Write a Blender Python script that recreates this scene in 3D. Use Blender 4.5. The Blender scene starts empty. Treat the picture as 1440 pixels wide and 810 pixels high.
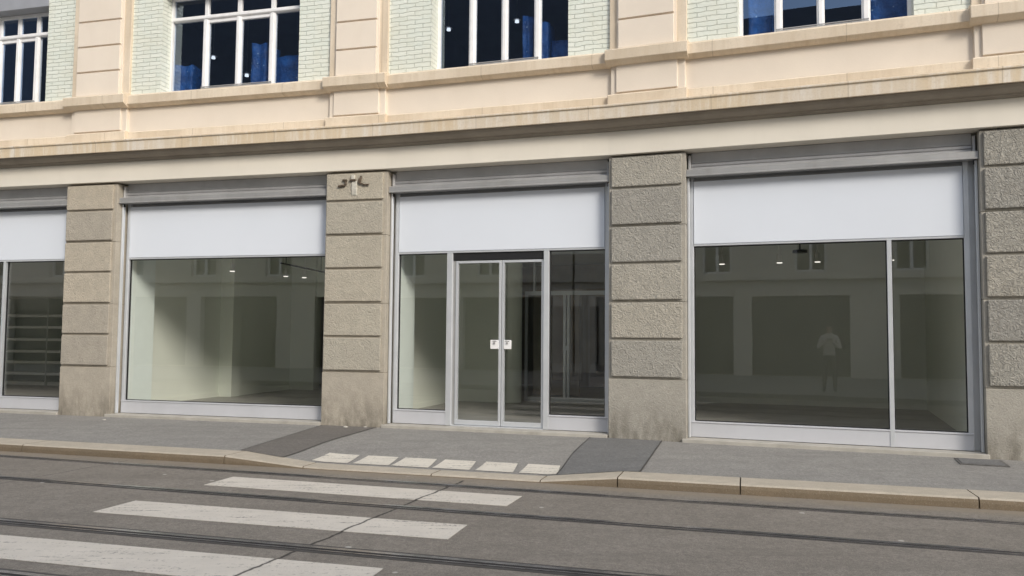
import bpy, bmesh, math, random
from mathutils import Vector, Matrix, noise
random.seed(7)
S = bpy.context.scene
COL = S.collection

# ------------------------------------------------------------------ frames
# the facade is a polyline in plan with two slight bends; s runs along it, o is the outset, z the height
NODE = [(-7.505, 13.6553), (-1.8833, 12.1698), (1.3166, 11.1347)]
NS = [0.0, 5.8146, 9.1778]
ANG = [math.radians(a) for a in (14.80, 17.92, 21.16)]
DIR = [(math.cos(a), -math.sin(a)) for a in ANG]
NRM = [(-math.sin(a), -math.cos(a)) for a in ANG]
A, B, C3 = 0, 1, 2

def seg_of(s):
    return 0 if s < NS[1] - 1e-6 else (1 if s < NS[2] - 1e-6 else 2)

def M(s, o, z, seg=None):
    if seg is None:
        for k in (1, 2):
            if abs(s - NS[k]) < 1e-5:
                n1, n2 = NRM[k-1], NRM[k]
                q = 1 + n1[0]*n2[0] + n1[1]*n2[1]
                return Vector((NODE[k][0] + o*(n1[0]+n2[0])/q, NODE[k][1] + o*(n1[1]+n2[1])/q, z))
        seg = seg_of(s)
    x, y = NODE[seg]; d = DIR[seg]; n = NRM[seg]; t = s - NS[seg]
    return Vector((x + d[0]*t + n[0]*o, y + d[1]*t + n[1]*o, z))

# the street frame: t along the kerb, w across it (towards the road and the viewer)
K0 = (-6.387, 10.329)
TT = (0.96087, -0.27699)
TN = (-0.27699, -0.96087)
def K(t, w, z=0.0):
    return Vector((K0[0] + TT[0]*t + TN[0]*w, K0[1] + TT[1]*t + TN[1]*w, z))

# ------------------------------------------------------------------ mesh helper
class MB:
    def __init__(self):
        self.v = []; self.f = []; self.uv = []; self.mi = []
    def quad(self, pts, uvs=None, m=0):
        i = len(self.v); self.v += [tuple(p) for p in pts]
        self.f.append(tuple(range(i, i+len(pts))))
        self.uv.append(uvs or [(p[0], p[2]) for p in pts]); self.mi.append(m)
    def sweep(self, prof, s0, s1, seg=None, caps=True, m=0, mcaps=None):
        """closed profile [(o,z)..] carried from s0 to s1 along the facade"""
        ss = [s0]
        if seg is None:
            ss += [k for k in NS[1:] if s0 + 1e-4 < k < s1 - 1e-4]
        ss.append(s1)
        base = len(self.v); n = len(prof)
        for k, s in enumerate(ss):
            sg = seg
            if seg is None:
                on_node = any(abs(s-q) < 1e-5 for q in NS[1:])
                if on_node and (k == 0 or k == len(ss)-1):
                    q = 1 if abs(s-NS[1]) < 1e-5 else 2
                    sg = q if k == 0 else q-1
            for (o, z) in prof:
                self.v.append(tuple(M(s, o, z, sg)))
        per = [0]
        for i in range(n):
            a, b = prof[i], prof[(i+1) % n]
            per.append(per[-1] + math.hypot(a[0]-b[0], a[1]-b[1]))
        for k in range(len(ss)-1):
            for i in range(n):
                j = (i+1) % n
                a = base + k*n + i; b = base + k*n + j; c = b + n; d = a + n
                self.f.append((a, d, c, b))
                o0, z0 = prof[i]; o1, z1 = prof[j]
                if abs(z1-z0) >= abs(o1-o0): va, vb = z0, z1
                else: va, vb = per[i]+.37, per[i+1]+.37
                self.uv.append([(ss[k], va), (ss[k+1], va), (ss[k+1], vb), (ss[k], vb)]); self.mi.append(m)
        if caps:
            mc = m if mcaps is None else mcaps
            e = base + (len(ss)-1)*n
            self.f.append(tuple(base + i for i in range(n))); self.uv.append([(p[0]+.5, p[1]) for p in prof]); self.mi.append(mc)
            self.f.append(tuple(e + i for i in reversed(range(n)))); self.uv.append([(p[0]+.5, p[1]) for p in reversed(prof)]); self.mi.append(mc)
        return self
    def box(self, s0, s1, o0, o1, z0, z1, seg=None, m=0):
        o0, o1 = min(o0, o1), max(o0, o1)
        return self.sweep([(o0, z0), (o1, z0), (o1, z1), (o0, z1)], s0, s1, seg, True, m)
    def wbox(self, c, sx, sy, sz, rz=0.0, m=0):
        """box by world centre"""
        cr, sr = math.cos(rz), math.sin(rz); i = len(self.v)
        for dz in (-.5, .5):
            for dx, dy in ((-.5, -.5), (.5, -.5), (.5, .5), (-.5, .5)):
                x, y = dx*sx, dy*sy
                self.v.append((c[0]+x*cr-y*sr, c[1]+x*sr+y*cr, c[2]+dz*sz))
        for f in ((0, 3, 2, 1), (4, 5, 6, 7), (0, 1, 5, 4), (1, 2, 6, 5), (2, 3, 7, 6), (3, 0, 4, 7)):
            self.f.append(tuple(i+k for k in f)); self.uv.append([(self.v[i+k][0], self.v[i+k][2]) for k in f]); self.mi.append(m)
        return self
    def tube(self, p0, p1, r0, r1=None, n=12, m=0):
        r1 = r0 if r1 is None else r1
        p0, p1 = Vector(p0), Vector(p1); d = (p1-p0).normalized()
        a = d.orthogonal().normalized(); b = d.cross(a); i = len(self.v)
        for p, r in ((p0, r0), (p1, r1)):
            for k in range(n):
                t = 2*math.pi*k/n; self.v.append(tuple(p + a*math.cos(t)*r + b*math.sin(t)*r))
        for k in range(n):
            j = (k+1) % n
            self.f.append((i+k, i+j, i+n+j, i+n+k)); self.uv.append([(0, 0)]*4); self.mi.append(m)
        self.f.append(tuple(i+k for k in reversed(range(n)))); self.uv.append([(0, 0)]*n); self.mi.append(m)
        self.f.append(tuple(i+n+k for k in range(n))); self.uv.append([(0, 0)]*n); self.mi.append(m)
        return self
    def build(self, name, mats, parent=None, bevel=0, smooth=False, segs=1):
        if not isinstance(mats, (list, tuple)): mats = [mats]
        me = bpy.data.meshes.new(name); me.from_pydata(self.v, [], self.f)
        ul = me.uv_layers.new(name='UVMap')
        for p, uvs in zip(me.polygons, self.uv):
            for li, uv in zip(p.loop_indices, uvs): ul.data[li].uv = uv
        for m_ in mats: me.materials.append(m_)
        for p, k in zip(me.polygons, self.mi): p.material_index = k; p.use_smooth = smooth
        me.update()
        bm = bmesh.new(); bm.from_mesh(me)
        if bevel or smooth: bmesh.ops.remove_doubles(bm, verts=bm.verts, dist=1e-5)
        bmesh.ops.recalc_face_normals(bm, faces=bm.faces)
        bm.to_mesh(me); bm.free()
        ob = bpy.data.objects.new(name, me); COL.objects.link(ob)
        if parent is not None:
            ob.parent = parent; ob.matrix_parent_inverse = parent.matrix_basis.inverted()
        if bevel:
            md = ob.modifiers.new('bevel', 'BEVEL'); md.width = bevel; md.segments = segs; md.limit_method = 'ANGLE'
            md.angle_limit = math.radians(40)
        return ob

def tag(o, label=None, cat=None, group=None, kind=None):
    if label: o['label'] = label
    if cat: o['category'] = cat
    if group: o['group'] = group
    if kind: o['kind'] = kind
    return o

def empty(name, loc, parent=None):
    o = bpy.data.objects.new(name, None); COL.objects.link(o); o.location = loc
    o.empty_display_size = .2
    if parent is not None: o.parent = parent
    return o

# ------------------------------------------------------------------ materials
def newmat(name):
    m = bpy.data.materials.new(name); m.use_nodes = True
    nt = m.node_tree; nt.nodes.clear()
    out = nt.nodes.new('ShaderNodeOutputMaterial'); b = nt.nodes.new('ShaderNodeBsdfPrincipled')
    nt.links.new(b.outputs[0], out.inputs[0])
    return m, nt, b

class G:
    """small node-graph helper"""
    def __init__(self, nt): self.nt = nt; self.L = nt.links.new
    def n(self, t, **kw):
        q = self.nt.nodes.new(t)
        for k, v in kw.items(): setattr(q, k, v)
        return q
    def coord(self, kind='Object'):
        return self.n('ShaderNodeTexCoord').outputs[kind]
    def scale(self, vec, sc):
        q = self.n('ShaderNodeMapping'); q.inputs['Scale'].default_value = sc; self.L(vec, q.inputs[0]); return q.outputs[0]
    def noise(self, vec, sc, det=4, rough=.55, dist=0):
        q = self.n('ShaderNodeTexNoise'); q.inputs['Scale'].default_value = sc; q.inputs['Detail'].default_value = det
        q.inputs['Roughness'].default_value = rough; q.inputs['Distortion'].default_value = dist
        self.L(vec, q.inputs['Vector']); return q.outputs['Fac']
    def vor(self, vec, sc, feature='F1', rnd=1):
        q = self.n('ShaderNodeTexVoronoi', feature=feature); q.inputs['Scale'].default_value = sc; q.inputs['Randomness'].default_value = rnd
        self.L(vec, q.inputs['Vector']); return q
    def ramp(self, fac, stops):
        q = self.n('ShaderNodeValToRGB'); e = q.color_ramp.elements
        while len(e) < len(stops): e.new(.5)
        for k, (p, c) in enumerate(stops):
            e[k].position = p; e[k].color = (c, c, c, 1) if not isinstance(c, (tuple, list)) else (*c, 1)
        self.L(fac, q.inputs[0]); return q.outputs[0]
    def mix(self, fac, a, b, mode='MIX'):
        q = self.n('ShaderNodeMix', data_type='RGBA', blend_type=mode)
        for inp, v in ((q.inputs[0], fac), (q.inputs[6], a), (q.inputs[7], b)):
            if isinstance(v, (int, float)): inp.default_value = v
            elif isinstance(v, tuple): inp.default_value = (*v, 1)
            else: self.L(v, inp)
        return q.outputs[2]
    def math(self, op, a, b=0.0, clamp=False):
        q = self.n('ShaderNodeMath', operation=op, use_clamp=clamp)
        for inp, v in ((q.inputs[0], a), (q.inputs[1], b)):
            if isinstance(v, (int, float)): inp.default_value = v
            else: self.L(v, inp)
        return q.outputs[0]
    def bump(self, h, strength, dist, b, prev=None):
        q = self.n('ShaderNodeBump'); q.inputs['Strength'].default_value = strength; q.inputs['Distance'].default_value = dist
        self.L(h, q.inputs['Height'])
        if prev is not None: self.L(prev, q.inputs['Normal'])
        if b is not None: self.L(q.outputs[0], b.inputs['Normal'])
        return q.outputs[0]
    def sep(self, vec):
        q = self.n('ShaderNodeSeparateXYZ'); self.L(vec, q.inputs[0]); return q.outputs

def mat_plain(name, col, rough=.6, metal=0.0, var=.08, sc=6, bump=.0, bsc=60, spec=.5, grime=0.0, gcol=(.2, .17, .13)):
    m, nt, b = newmat(name); g = G(nt); co = g.coord()
    n1 = g.noise(co, sc, 5)
    lo = tuple(c*(1-var) for c in col); hi = tuple(min(1, c*(1+var)) for c in col)
    c = g.ramp(n1, [(.3, lo), (.7, hi)])
    if grime:
        n2 = g.noise(g.scale(co, (1.3, 1.3, .35)), 2.2, 6, .65)
        c = g.mix(g.ramp(n2, [(.52, 0.0), (.8, grime)]), c, gcol)
    nt.links.new(c, b.inputs['Base Color'])
    b.inputs['Roughness'].default_value = rough; b.inputs['Metallic'].default_value = metal
    b.inputs['Specular IOR Level'].default_value = spec
    if bump: g.bump(g.noise(co, bsc, 4), bump, .004, b)
    return m

def mat_granite(name, base, warm, dark, rough_bump, stain=True):
    m, nt, b = newmat(name); g = G(nt); co = g.coord()
    big = g.noise(co, 1.1, 4); med = g.noise(co, 7, 5, .6); fine = g.noise(co, 110, 3, .7)
    c = g.mix(g.ramp(big, [(.35, 0.0), (.65, 1.0)]), base, warm)
    c = g.mix(g.ramp(med, [(.42, .4), (.62, 0.0)]), c, tuple(x*.76 for x in base))
    speck = g.vor(co, 120); c = g.mix(g.ramp(speck.outputs['Distance'], [(.12, .75), (.3, 0.0)]), c, dark)
    sp2 = g.vor(g.scale(co, (1, 1, 1.3)), 75); c = g.mix(g.ramp(sp2.outputs['Distance'], [(.08, .6), (.22, 0.0)]), c, (.62, .6, .54))
    c = g.mix(g.ramp(fine, [(.35, .35), (.7, 0.0)]), c, dark)
    if stain:
        z = g.sep(co)[2]
        low = g.ramp(z, [(0.0, 1.0), (.55, 0.0)])
        st = g.math('MULTIPLY', low, g.ramp(g.noise(g.scale(co, (2.4, 2.4, .8)), 2.2, 6, .7), [(.38, 0.0), (.62, .7)]))
        c = g.mix(st, c, (.085, .075, .055))
        sp = g.noise(g.scale(co, (1, 1, .45)), 1.7, 6, .7, .4)
        c = g.mix(g.ramp(sp, [(.6, 0.0), (.74, .42)]), c, (.13, .11, .085))
    rnd = g.n('ShaderNodeObjectInfo').outputs['Random']
    c = g.mix(1.0, c, g.ramp(rnd, [(0.0, (.84, .84, .85)), (.5, (.98, .97, .95)), (1.0, (1.06, 1.03, .98))]), 'MULTIPLY')
    nt.links.new(c, b.inputs['Base Color']); b.inputs['Roughness'].default_value = .88
    worms = g.noise(co, 17, 3, .6, 2.2)
    c = g.mix(g.ramp(worms, [(.36, min(.9, rough_bump*.8)), (.50, 0.0)]), c, tuple(x*.55 for x in base)); nt.links.new(c, b.inputs['Base Color'])
    n1 = g.bump(worms, rough_bump, .04, None)
    g.bump(fine, .45, .004, b, n1)
    return m

def mat_asphalt(name, lo, hi, spots=.5, crack=False, mark=None, joints=False):
    m, nt, b = newmat(name); g = G(nt); co = g.coord()
    big = g.noise(co, .45, 5, .6); fine = g.noise(co, 90, 4, .75); med = g.noise(co, 3.2, 6, .65)
    c = g.mix(g.ramp(big, [(.32, 0.0), (.68, 1.0)]), lo, hi)
    c = g.mix(g.ramp(med, [(.42, .0), (.72, .5)]), c, tuple(x*.66 for x in lo))
    md = g.noise(co, 28, 4, .8); c = g.mix(g.ramp(md, [(.38, .55), (.52, 0.0)]), c, tuple(x*.6 for x in lo)); c = g.mix(g.ramp(md, [(.55, 0.0), (.72, .45)]), c, tuple(x*1.5 for x in hi))
    v = g.vor(co, 130); c = g.mix(g.ramp(v.outputs['Distance'], [(.1, .55), (.34, 0.0)]), c, tuple(min(1, x*2.0) for x in hi))
    c = g.mix(g.ramp(fine, [(.3, .65), (.55, 0.0)]), c, tuple(x*.42 for x in lo))
    # streaks that run with the traffic
    rot = g.n('ShaderNodeMapping'); rot.inputs['Rotation'].default_value = (0, 0, math.radians(17)); rot.inputs['Scale'].default_value = (.25, 3.0, 1)
    g.L(co, rot.inputs[0]); st = g.noise(rot.outputs[0], 1.6, 5, .6)
    c = g.mix(g.ramp(st, [(.5, 0.0), (.72, .33)]), c, tuple(x*.6 for x in lo))
    if spots:   # pale trodden gum
        vs = g.vor(co, 3.1); n = g.noise(co, 25, 2)
        d = g.math('ADD', vs.outputs['Distance'], g.math('MULTIPLY', n, .03))
        ok = g.math('GREATER_THAN', g.sep(vs.outputs['Color'])[0], .5)
        c = g.mix(g.math('MULTIPLY', g.ramp(d, [(.075, spots), (.10, 0.0)]), ok), c, (.5, .48, .44))
    if mark:    # worn paint on top of the same asphalt
        w1 = g.noise(co, 34, 6, .75); w2 = g.noise(rot.outputs[0], 7, 5, .7)
        q = g.math('MULTIPLY', w1, w2)
        pc = g.mix(g.ramp(g.noise(co, 5, 5), [(.3, 0.0), (.75, .55)]), mark, tuple(x*.78 for x in mark))
        c = g.mix(g.ramp(q, [(.137, 0.0), (.205, .96)]), c, pc)
    h = fine
    if crack:   # the joint of the track slab, straight across the road
        x, y, _ = g.sep(co)
        # t = (p-K0).TT
        t = g.math('ADD', g.math('MULTIPLY', g.math('SUBTRACT', x, K0[0]), TT[0]), g.math('MULTIPLY', g.math('SUBTRACT', y, K0[1]), TT[1]))
        wv = g.math('ADD', g.math('MULTIPLY', g.math('SUBTRACT', x, K0[0]), TN[0]), g.math('MULTIPLY', g.math('SUBTRACT', y, K0[1]), TN[1]))
        wob = g.math('MULTIPLY', g.math('SUBTRACT', g.noise(co, 2.6, 6, .7), .5), .10)
        line = g.math('ADD', g.math('ADD', t, g.math('MULTIPLY', wv, .055)), wob)
        d = g.math('ABSOLUTE', g.math('SUBTRACT', line, 6.185))
        d2 = g.math('ABSOLUTE', g.math('SUBTRACT', line, 2.05))
        wide = g.ramp(d, [(.006, .9), (.019, 0.0)])
        wide2 = g.ramp(d2, [(.006, .4), (.02, 0.0)])
        on = g.math('GREATER_THAN', wv, .12)
        gut = g.math('MULTIPLY', g.ramp(wv, [(0.10, 1.0), (.34, 0.0)]), g.ramp(g.noise(co, 3, 6, .7), [(.3, .2), (.6, .75)]))
        c = g.mix(gut, c, (.27, .225, .165))
        c = g.mix(g.math('MULTIPLY', g.math('MAXIMUM', wide, wide2), on), c, (.022, .02, .018))
    nt.links.new(c, b.inputs['Base Color']); b.inputs['Roughness'].default_value = .82
    b.inputs['Specular IOR Level'].default_value = .35
    n1 = g.bump(g.vor(co, 85).outputs['Distance'], .35, .006, None)
    g.bump(h, .5, .004, b, n1)
    return m

def mat_brick(name):
    m, nt, b = newmat(name); g = G(nt); uv = g.coord('UV'); co = g.coord()
    w = g.n('ShaderNodeVectorMath', operation='ADD'); g.L(uv, w.inputs[0])
    nn = g.n('ShaderNodeTexNoise'); nn.inputs['Scale'].default_value = 9; g.L(co, nn.inputs['Vector'])
    sc = g.n('ShaderNodeVectorMath', operation='SCALE'); sc.inputs['Scale'].default_value = .034
    g.L(nn.outputs['Color'], sc.inputs[0]); g.L(sc.outputs[0], w.inputs[1])
    br = g.n('ShaderNodeTexBrick'); br.offset = .5
    for k, v in (('Scale', 1), ('Mortar Size', .006), ('Mortar Smooth', .6), ('Bias', 0), ('Brick Width', .26), ('Row Height', .0665)):
        br.inputs[k].default_value = v
    g.L(w.outputs[0], br.inputs['Vector'])
    br.inputs['Color1'].default_value = (.70, .745, .675, 1); br.inputs['Color2'].default_value = (.77, .80, .73, 1)
    br.inputs['Mortar'].default_value = (.52, .56, .49, 1)
    c = g.mix(g.ramp(g.noise(co, 3, 5), [(.4, 0.0), (.75, .4)]), br.outputs['Color'], (.70, .68, .55))
    nt.links.new(c, b.inputs['Base Color']); b.inputs['Roughness'].default_value = .38
    h = g.math('SUBTRACT', g.math('MULTIPLY', g.noise(co, 30, 3), .5), br.outputs['Fac'])
    g.bump(h, .8, .014, b)
    return m

def mat_stone_trim(name, col, streak, amt=.6):
    """painted limestone trim, with vertical rain streaks and soot of its own"""
    m, nt, b = newmat(name); g = G(nt); co = g.coord(); uv = g.coord('UV')
    n1 = g.noise(co, 1.7, 5)
    c = g.mix(g.ramp(n1, [(.3, 0.0), (.7, 1.0)]), col, tuple(x*.90 for x in col))
    st = g.noise(g.scale(uv, (5.5, .55, 1)), 1.8, 6, .7)
    c = g.mix(g.ramp(st, [(.46, 0.0), (.68, amt)]), c, streak)
    blk = g.noise(g.scale(uv, (.35, .1, 1)), 1.6, 2)
    c = g.mix(g.ramp(blk, [(.5, 0.0), (.56, .35)]), c, tuple(x*.86 for x in streak))
    u = g.math('FRACT', g.math('DIVIDE', g.sep(uv)[0], 1.63))
    c = g.mix(g.ramp(g.math('ABSOLUTE', g.math('SUBTRACT', u, .5)), [(.0018, .55), (.0042, 0.0)]), c, (.25, .19, .13))
    soot = g.noise(g.scale(uv, (1.1, 3.0, 1)), 1.3, 7, .72, .5)
    c = g.mix(g.ramp(soot, [(.58, 0.0), (.74, .4)]), c, (.36, .29, .21))
    f = g.noise(co, 45, 4, .7)
    c = g.mix(g.ramp(f, [(.25, .35), (.5, 0.0)]), c, tuple(x*.6 for x in col))
    nt.links.new(c, b.inputs['Base Color']); b.inputs['Roughness'].default_value = .8
    g.bump(f, .35, .003, b)
    return m

def mat_glass(name, tint, refl=1.0, f0=.045, refl_tint=(1, 1, 1)):
    m = bpy.data.materials.new(name); m.use_nodes = True; nt = m.node_tree; nt.nodes.clear(); g = G(nt)
    out = g.n('ShaderNodeOutputMaterial'); tr = g.n('ShaderNodeBsdfTransparent'); gl = g.n('ShaderNodeBsdfGlossy')
    tr.inputs[0].default_value = (*tint, 1); gl.inputs['Roughness'].default_value = .0; gl.inputs['Color'].default_value = (*refl_tint, 1)
    co = g.coord()
    bp = g.bump(g.noise(co, .9, 2), .02, .02, None); g.L(bp, gl.inputs['Normal'])
    lw = g.n('ShaderNodeLayerWeight'); lw.inputs[0].default_value = .5
    p5 = g.math('POWER', lw.outputs['Facing'], 5)
    fr = g.math('ADD', g.math('MULTIPLY', p5, .9), f0*refl, True)
    mx = g.n('ShaderNodeMixShader'); g.L(fr, mx.inputs[0]); g.L(tr.outputs[0], mx.inputs[1]); g.L(gl.outputs[0], mx.inputs[2])
    g.L(mx.outputs[0], out.inputs[0]); return m

def mat_emit(name, col, st):
    m = bpy.data.materials.new(name); m.use_nodes = True; nt = m.node_tree; nt.nodes.clear(); g = G(nt)
    out = g.n('ShaderNodeOutputMaterial'); e = g.n('ShaderNodeEmission'); e.inputs[0].default_value = (*col, 1); e.inputs[1].default_value = st
    g.L(e.outputs[0], out.inputs[0]); return m

CREAM = (.745, .665, .57)
m_render = mat_plain('cream render', CREAM, .85, var=.04, sc=1.3, bump=.3, bsc=40, grime=.10, gcol=(.5, .40, .28))
m_trim = mat_stone_trim('weathered cream stone', (.75, .65, .52), (.56, .45, .32), .5)
m_ledge = mat_stone_trim('streaked ledge stone', (.68, .56, .40), (.76, .71, .64), .9)
m_cove = mat_plain('shaded stone moulding', (.34, .30, .25), .85, var=.12, sc=2.5, bump=.3, grime=.4, gcol=(.16, .14, .11))  # kept dark: shade under the cornice put into the colour
m_fascia = mat_plain('pale fascia plaster', (.765, .72, .635), .85, var=.05, sc=.9, bump=.2, bsc=50, grime=.12, gcol=(.45, .42, .35))
m_brick = mat_brick('pale glazed brick')
m_gran1 = mat_granite('warm granite', (.53, .49, .42), (.56, .51, .43), (.24, .21, .165), .45)
m_gran2 = mat_granite('grey granite', (.51, .49, .44), (.475, .455, .41), (.20, .19, .165), .75)
m_granb = mat_granite('fine grey granite', (.53, .50, .43), (.50, .465, .40), (.20, .185, .155), .5)
m_gran3 = mat_granite('rough granite', (.47, .455, .415), (.43, .42, .385), (.17, .165, .15), 1.0)
m_gsm1 = mat_granite('smooth warm granite', (.53, .49, .42), (.56, .51, .43), (.24, .21, .17), .22)
m_gsm3 = mat_granite('smooth grey granite', (.45, .435, .40), (.42, .41, .38), (.18, .17, .15), .3)
m_sill = mat_plain('threshold granite', (.42, .40, .36), .8, var=.12, sc=5, bump=.3, grime=.4)
m_alu = mat_plain('brushed aluminium', (.66, .685, .72), .36, .4, var=.05, sc=4)
m_aluw = mat_plain('pale aluminium panel', (.62, .635, .68), .42, .25, var=.04, sc=2, grime=.12, gcol=(.35, .33, .3))
m_shut = mat_plain('grey shutter metal', (.40, .40, .40), .45, .4, var=.1, sc=3, grime=.35)
m_shutd = mat_plain('shutter metal', (.47, .47, .48), .42, .35, var=.1, sc=3)
m_sign = mat_plain('blank white sign', (.71, .755, .83), .45, 0, var=.015, sc=.8)
m_dark = mat_plain('dark rubber', (.015, .015, .017), .5)
m_black = mat_plain('black metal', (.02, .02, .022), .4, .3)
m_white = mat_plain('white window paint', (.84, .84, .85), .45, var=.05, sc=8, grime=.12)
m_lint = mat_plain('grey blind housing', (.36, .37, .40), .5, .2, var=.05)
m_glass = mat_glass('shop glass', (.94, .95, .945), 1.0, .10)
m_glassu = mat_glass('upper window glass', (.70, .78, .88), 1.0, .19, (.72, .84, 1.0))  # blue tint put into the reflection to deepen the mirrored sky
m_wallw = mat_plain('interior white paint', (.82, .85, .77), .8, var=.03, sc=.7)
m_wallg = mat_plain('interior grey paint', (.80, .82, .77), .8, var=.03, sc=.7)
m_mint = mat_plain('mint white panel', (.80, .87, .83), .6, var=.02)
m_floor = mat_plain('interior vinyl floor', (.40, .39, .37), .45, var=.12, sc=2)
m_ceil = mat_plain('interior ceiling', (.78, .78, .72), .85, var=.03)
m_brown = mat_plain('brown back room', (.34, .24, .16), .7, var=.2, sc=2)
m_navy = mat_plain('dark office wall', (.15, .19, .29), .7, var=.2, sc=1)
m_blue = None
m_steel = mat_plain('worn rail steel', (.42, .41, .42), .27, .9, var=.25, sc=14)
m_groove = mat_plain('rail groove shade', (.018, .017, .017), .7, var=.2, sc=20)  # near-black stands in for the shade of a deeper groove
m_tar = mat_plain('tar seam', (.05, .047, .045), .6, var=.3, sc=9)
m_road = mat_asphalt('road asphalt', (.228, .205, .176), (.272, .247, .216), .8, crack=True)
m_pave = mat_asphalt('pavement asphalt', (.285, .275, .26), (.335, .325, .305), .38)
m_patch = mat_asphalt('pavement patch', (.185, .185, .185), (.215, .215, .21), .2)
m_patchb = mat_asphalt('brown pavement patch', (.17, .158, .145), (.195, .182, .168), .2)
m_paint = mat_asphalt('crossing paint', (.16, .15, .14), (.18, .17, .16), 0, crack=True, mark=(.67, .625, .555))
m_kerb = mat_granite('kerb granite', (.52, .475, .40), (.57, .52, .445), (.24, .21, .17), .2, stain=False)
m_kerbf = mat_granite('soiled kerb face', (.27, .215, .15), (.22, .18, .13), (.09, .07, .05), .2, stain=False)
m_iron = mat_plain('cast iron cover', (.13, .125, .12), .6, .4, var=.3, sc=12, bump=.6, bsc=80)

# ------------------------------------------------------------------ THE BUILDING
bld = empty('building', M(6.0, 0, 0))
tag(bld, 'cream and grey street building with empty shop windows below and green glazed brick above', 'building')
def part(mb, name, mat, label=None, parent=None, **kw):
    o = mb.build(name, mat, parent or bld, **kw)
    if label: o['label'] = label
    return o

JZ = [0.0, .812, 1.330, 1.843, 2.356, 2.871, 3.386, 3.829]
TOPZ = 3.829
SMIN, SMAX = -9.6, 19.3
PIL = [(-9.5, -8.5, m_gran1, m_gsm1, None), (-4.85, -3.85, m_gran1, m_gsm1, None),
       (0.0, 1.001, m_gran1, m_gsm1, 'warm brown rusticated granite pillar, leftmost in view'),
       (4.799, 5.8145, m_granb, m_gsm1, 'rusticated granite pillar with cut cable stubs at its top'),
       (9.178, 10.222, m_gran2, m_gsm3, 'grey rusticated granite pillar right of the glass door'),
       (13.655, 14.68, m_gran3, m_gsm3, 'rough grey granite pillar at the right edge'),
       (18.2, 19.2, m_gran3, m_gsm3, None)]
for (a, b_, mr, ms, lab) in PIL:
    sg = seg_of(a + .1)
    mb = MB()
    cuts = [0.0, .80, 1.83, 2.86, TOPZ]
    for k in range(4):
        z0 = cuts[k] + (.006 if k else -.25); z1 = cuts[k+1] - (.0 if k == 3 else .0)
        mb.box(a, b_, -.42, 0.0 if k == 0 else -.012, z0, z1, sg)
    mb.box(a+.008, b_-.008, -.41, -.022, 0, TOPZ-.01, sg)
    p = part(mb, 'pillar', ms, lab, bevel=.006)
    for k in range(1, 7):
        q = MB(); l = .022 if a < 8 else .042; r = .062 if a < 8 else .045
        q.box(a+l, b_-r, -.02, .024, JZ[k]+.022, JZ[k+1]-(.016 if k < 6 else .02), sg)
        q.build('rough_block', mr, p, bevel=.012, segs=2)

# fascia beam, its shaded soffit, cove and cornice ledge, carried along the bends
mb = MB(); mb.sweep([(-.45, TOPZ+.022), (.045, TOPZ+.022), (.045, 4.175), (-.45, 4.175)], SMIN, SMAX)
part(mb, 'fascia', m_fascia, 'smooth pale plaster fascia over the shops', bevel=.005)
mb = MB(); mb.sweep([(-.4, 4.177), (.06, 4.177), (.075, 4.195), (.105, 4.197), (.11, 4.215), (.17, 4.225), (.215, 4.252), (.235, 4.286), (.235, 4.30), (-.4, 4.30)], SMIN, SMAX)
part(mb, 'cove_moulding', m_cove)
mb = MB(); mb.sweep([(-.3, 4.302), (.265, 4.302), (.275, 4.288), (.30, 4.288), (.305, 4.44), (.325, 4.452), (.325, 4.478), (.10, 4.515), (-.3, 4.515)], SMIN, SMAX)
part(mb, 'cornice', m_ledge, 'yellow streaked stone cornice ledge', bevel=.004)

# upper wall: pilasters, dado, sills, glazed brick and windows
PST = [(-9.45, -8.55), (-4.0, -2.86), (.057, 1.197), (4.834, 5.77), (9.20, 10.255), (13.602, 14.67), (18.15, 19.2)]
PST[3] = (4.834, 5.80)
WIN = [(-7.6, -5.2), (-2.25, -.537), (1.764, 4.277), (6.50, 8.596), (10.908, 12.993), (15.3, 17.5)]
WT = 6.98
mb = MB(); mb.sweep([(-.3, 4.517), (.055, 4.517), (.055, 4.655), (.035, 4.668), (-.3, 4.668)], SMIN, SMAX)
part(mb, 'base_band', m_trim)
mb = MB(); mb.sweep([(-.3, 4.670), (.0, 4.670), (.0, 5.10), (-.3, 5.10)], SMIN, SMAX)
part(mb, 'dado', m_render)
mb = MB(); mb.sweep([(-.34, 5.102), (-.34, 5.30), (.03, 5.30), (.10, 5.262), (.12, 5.25), (.12, 5.115), (.075, 5.088), (.04, 5.075), (.004, 5.075), (.004, 5.102)], SMIN, SMAX)
part(mb, 'sill_band', m_trim, bevel=.003)
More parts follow.
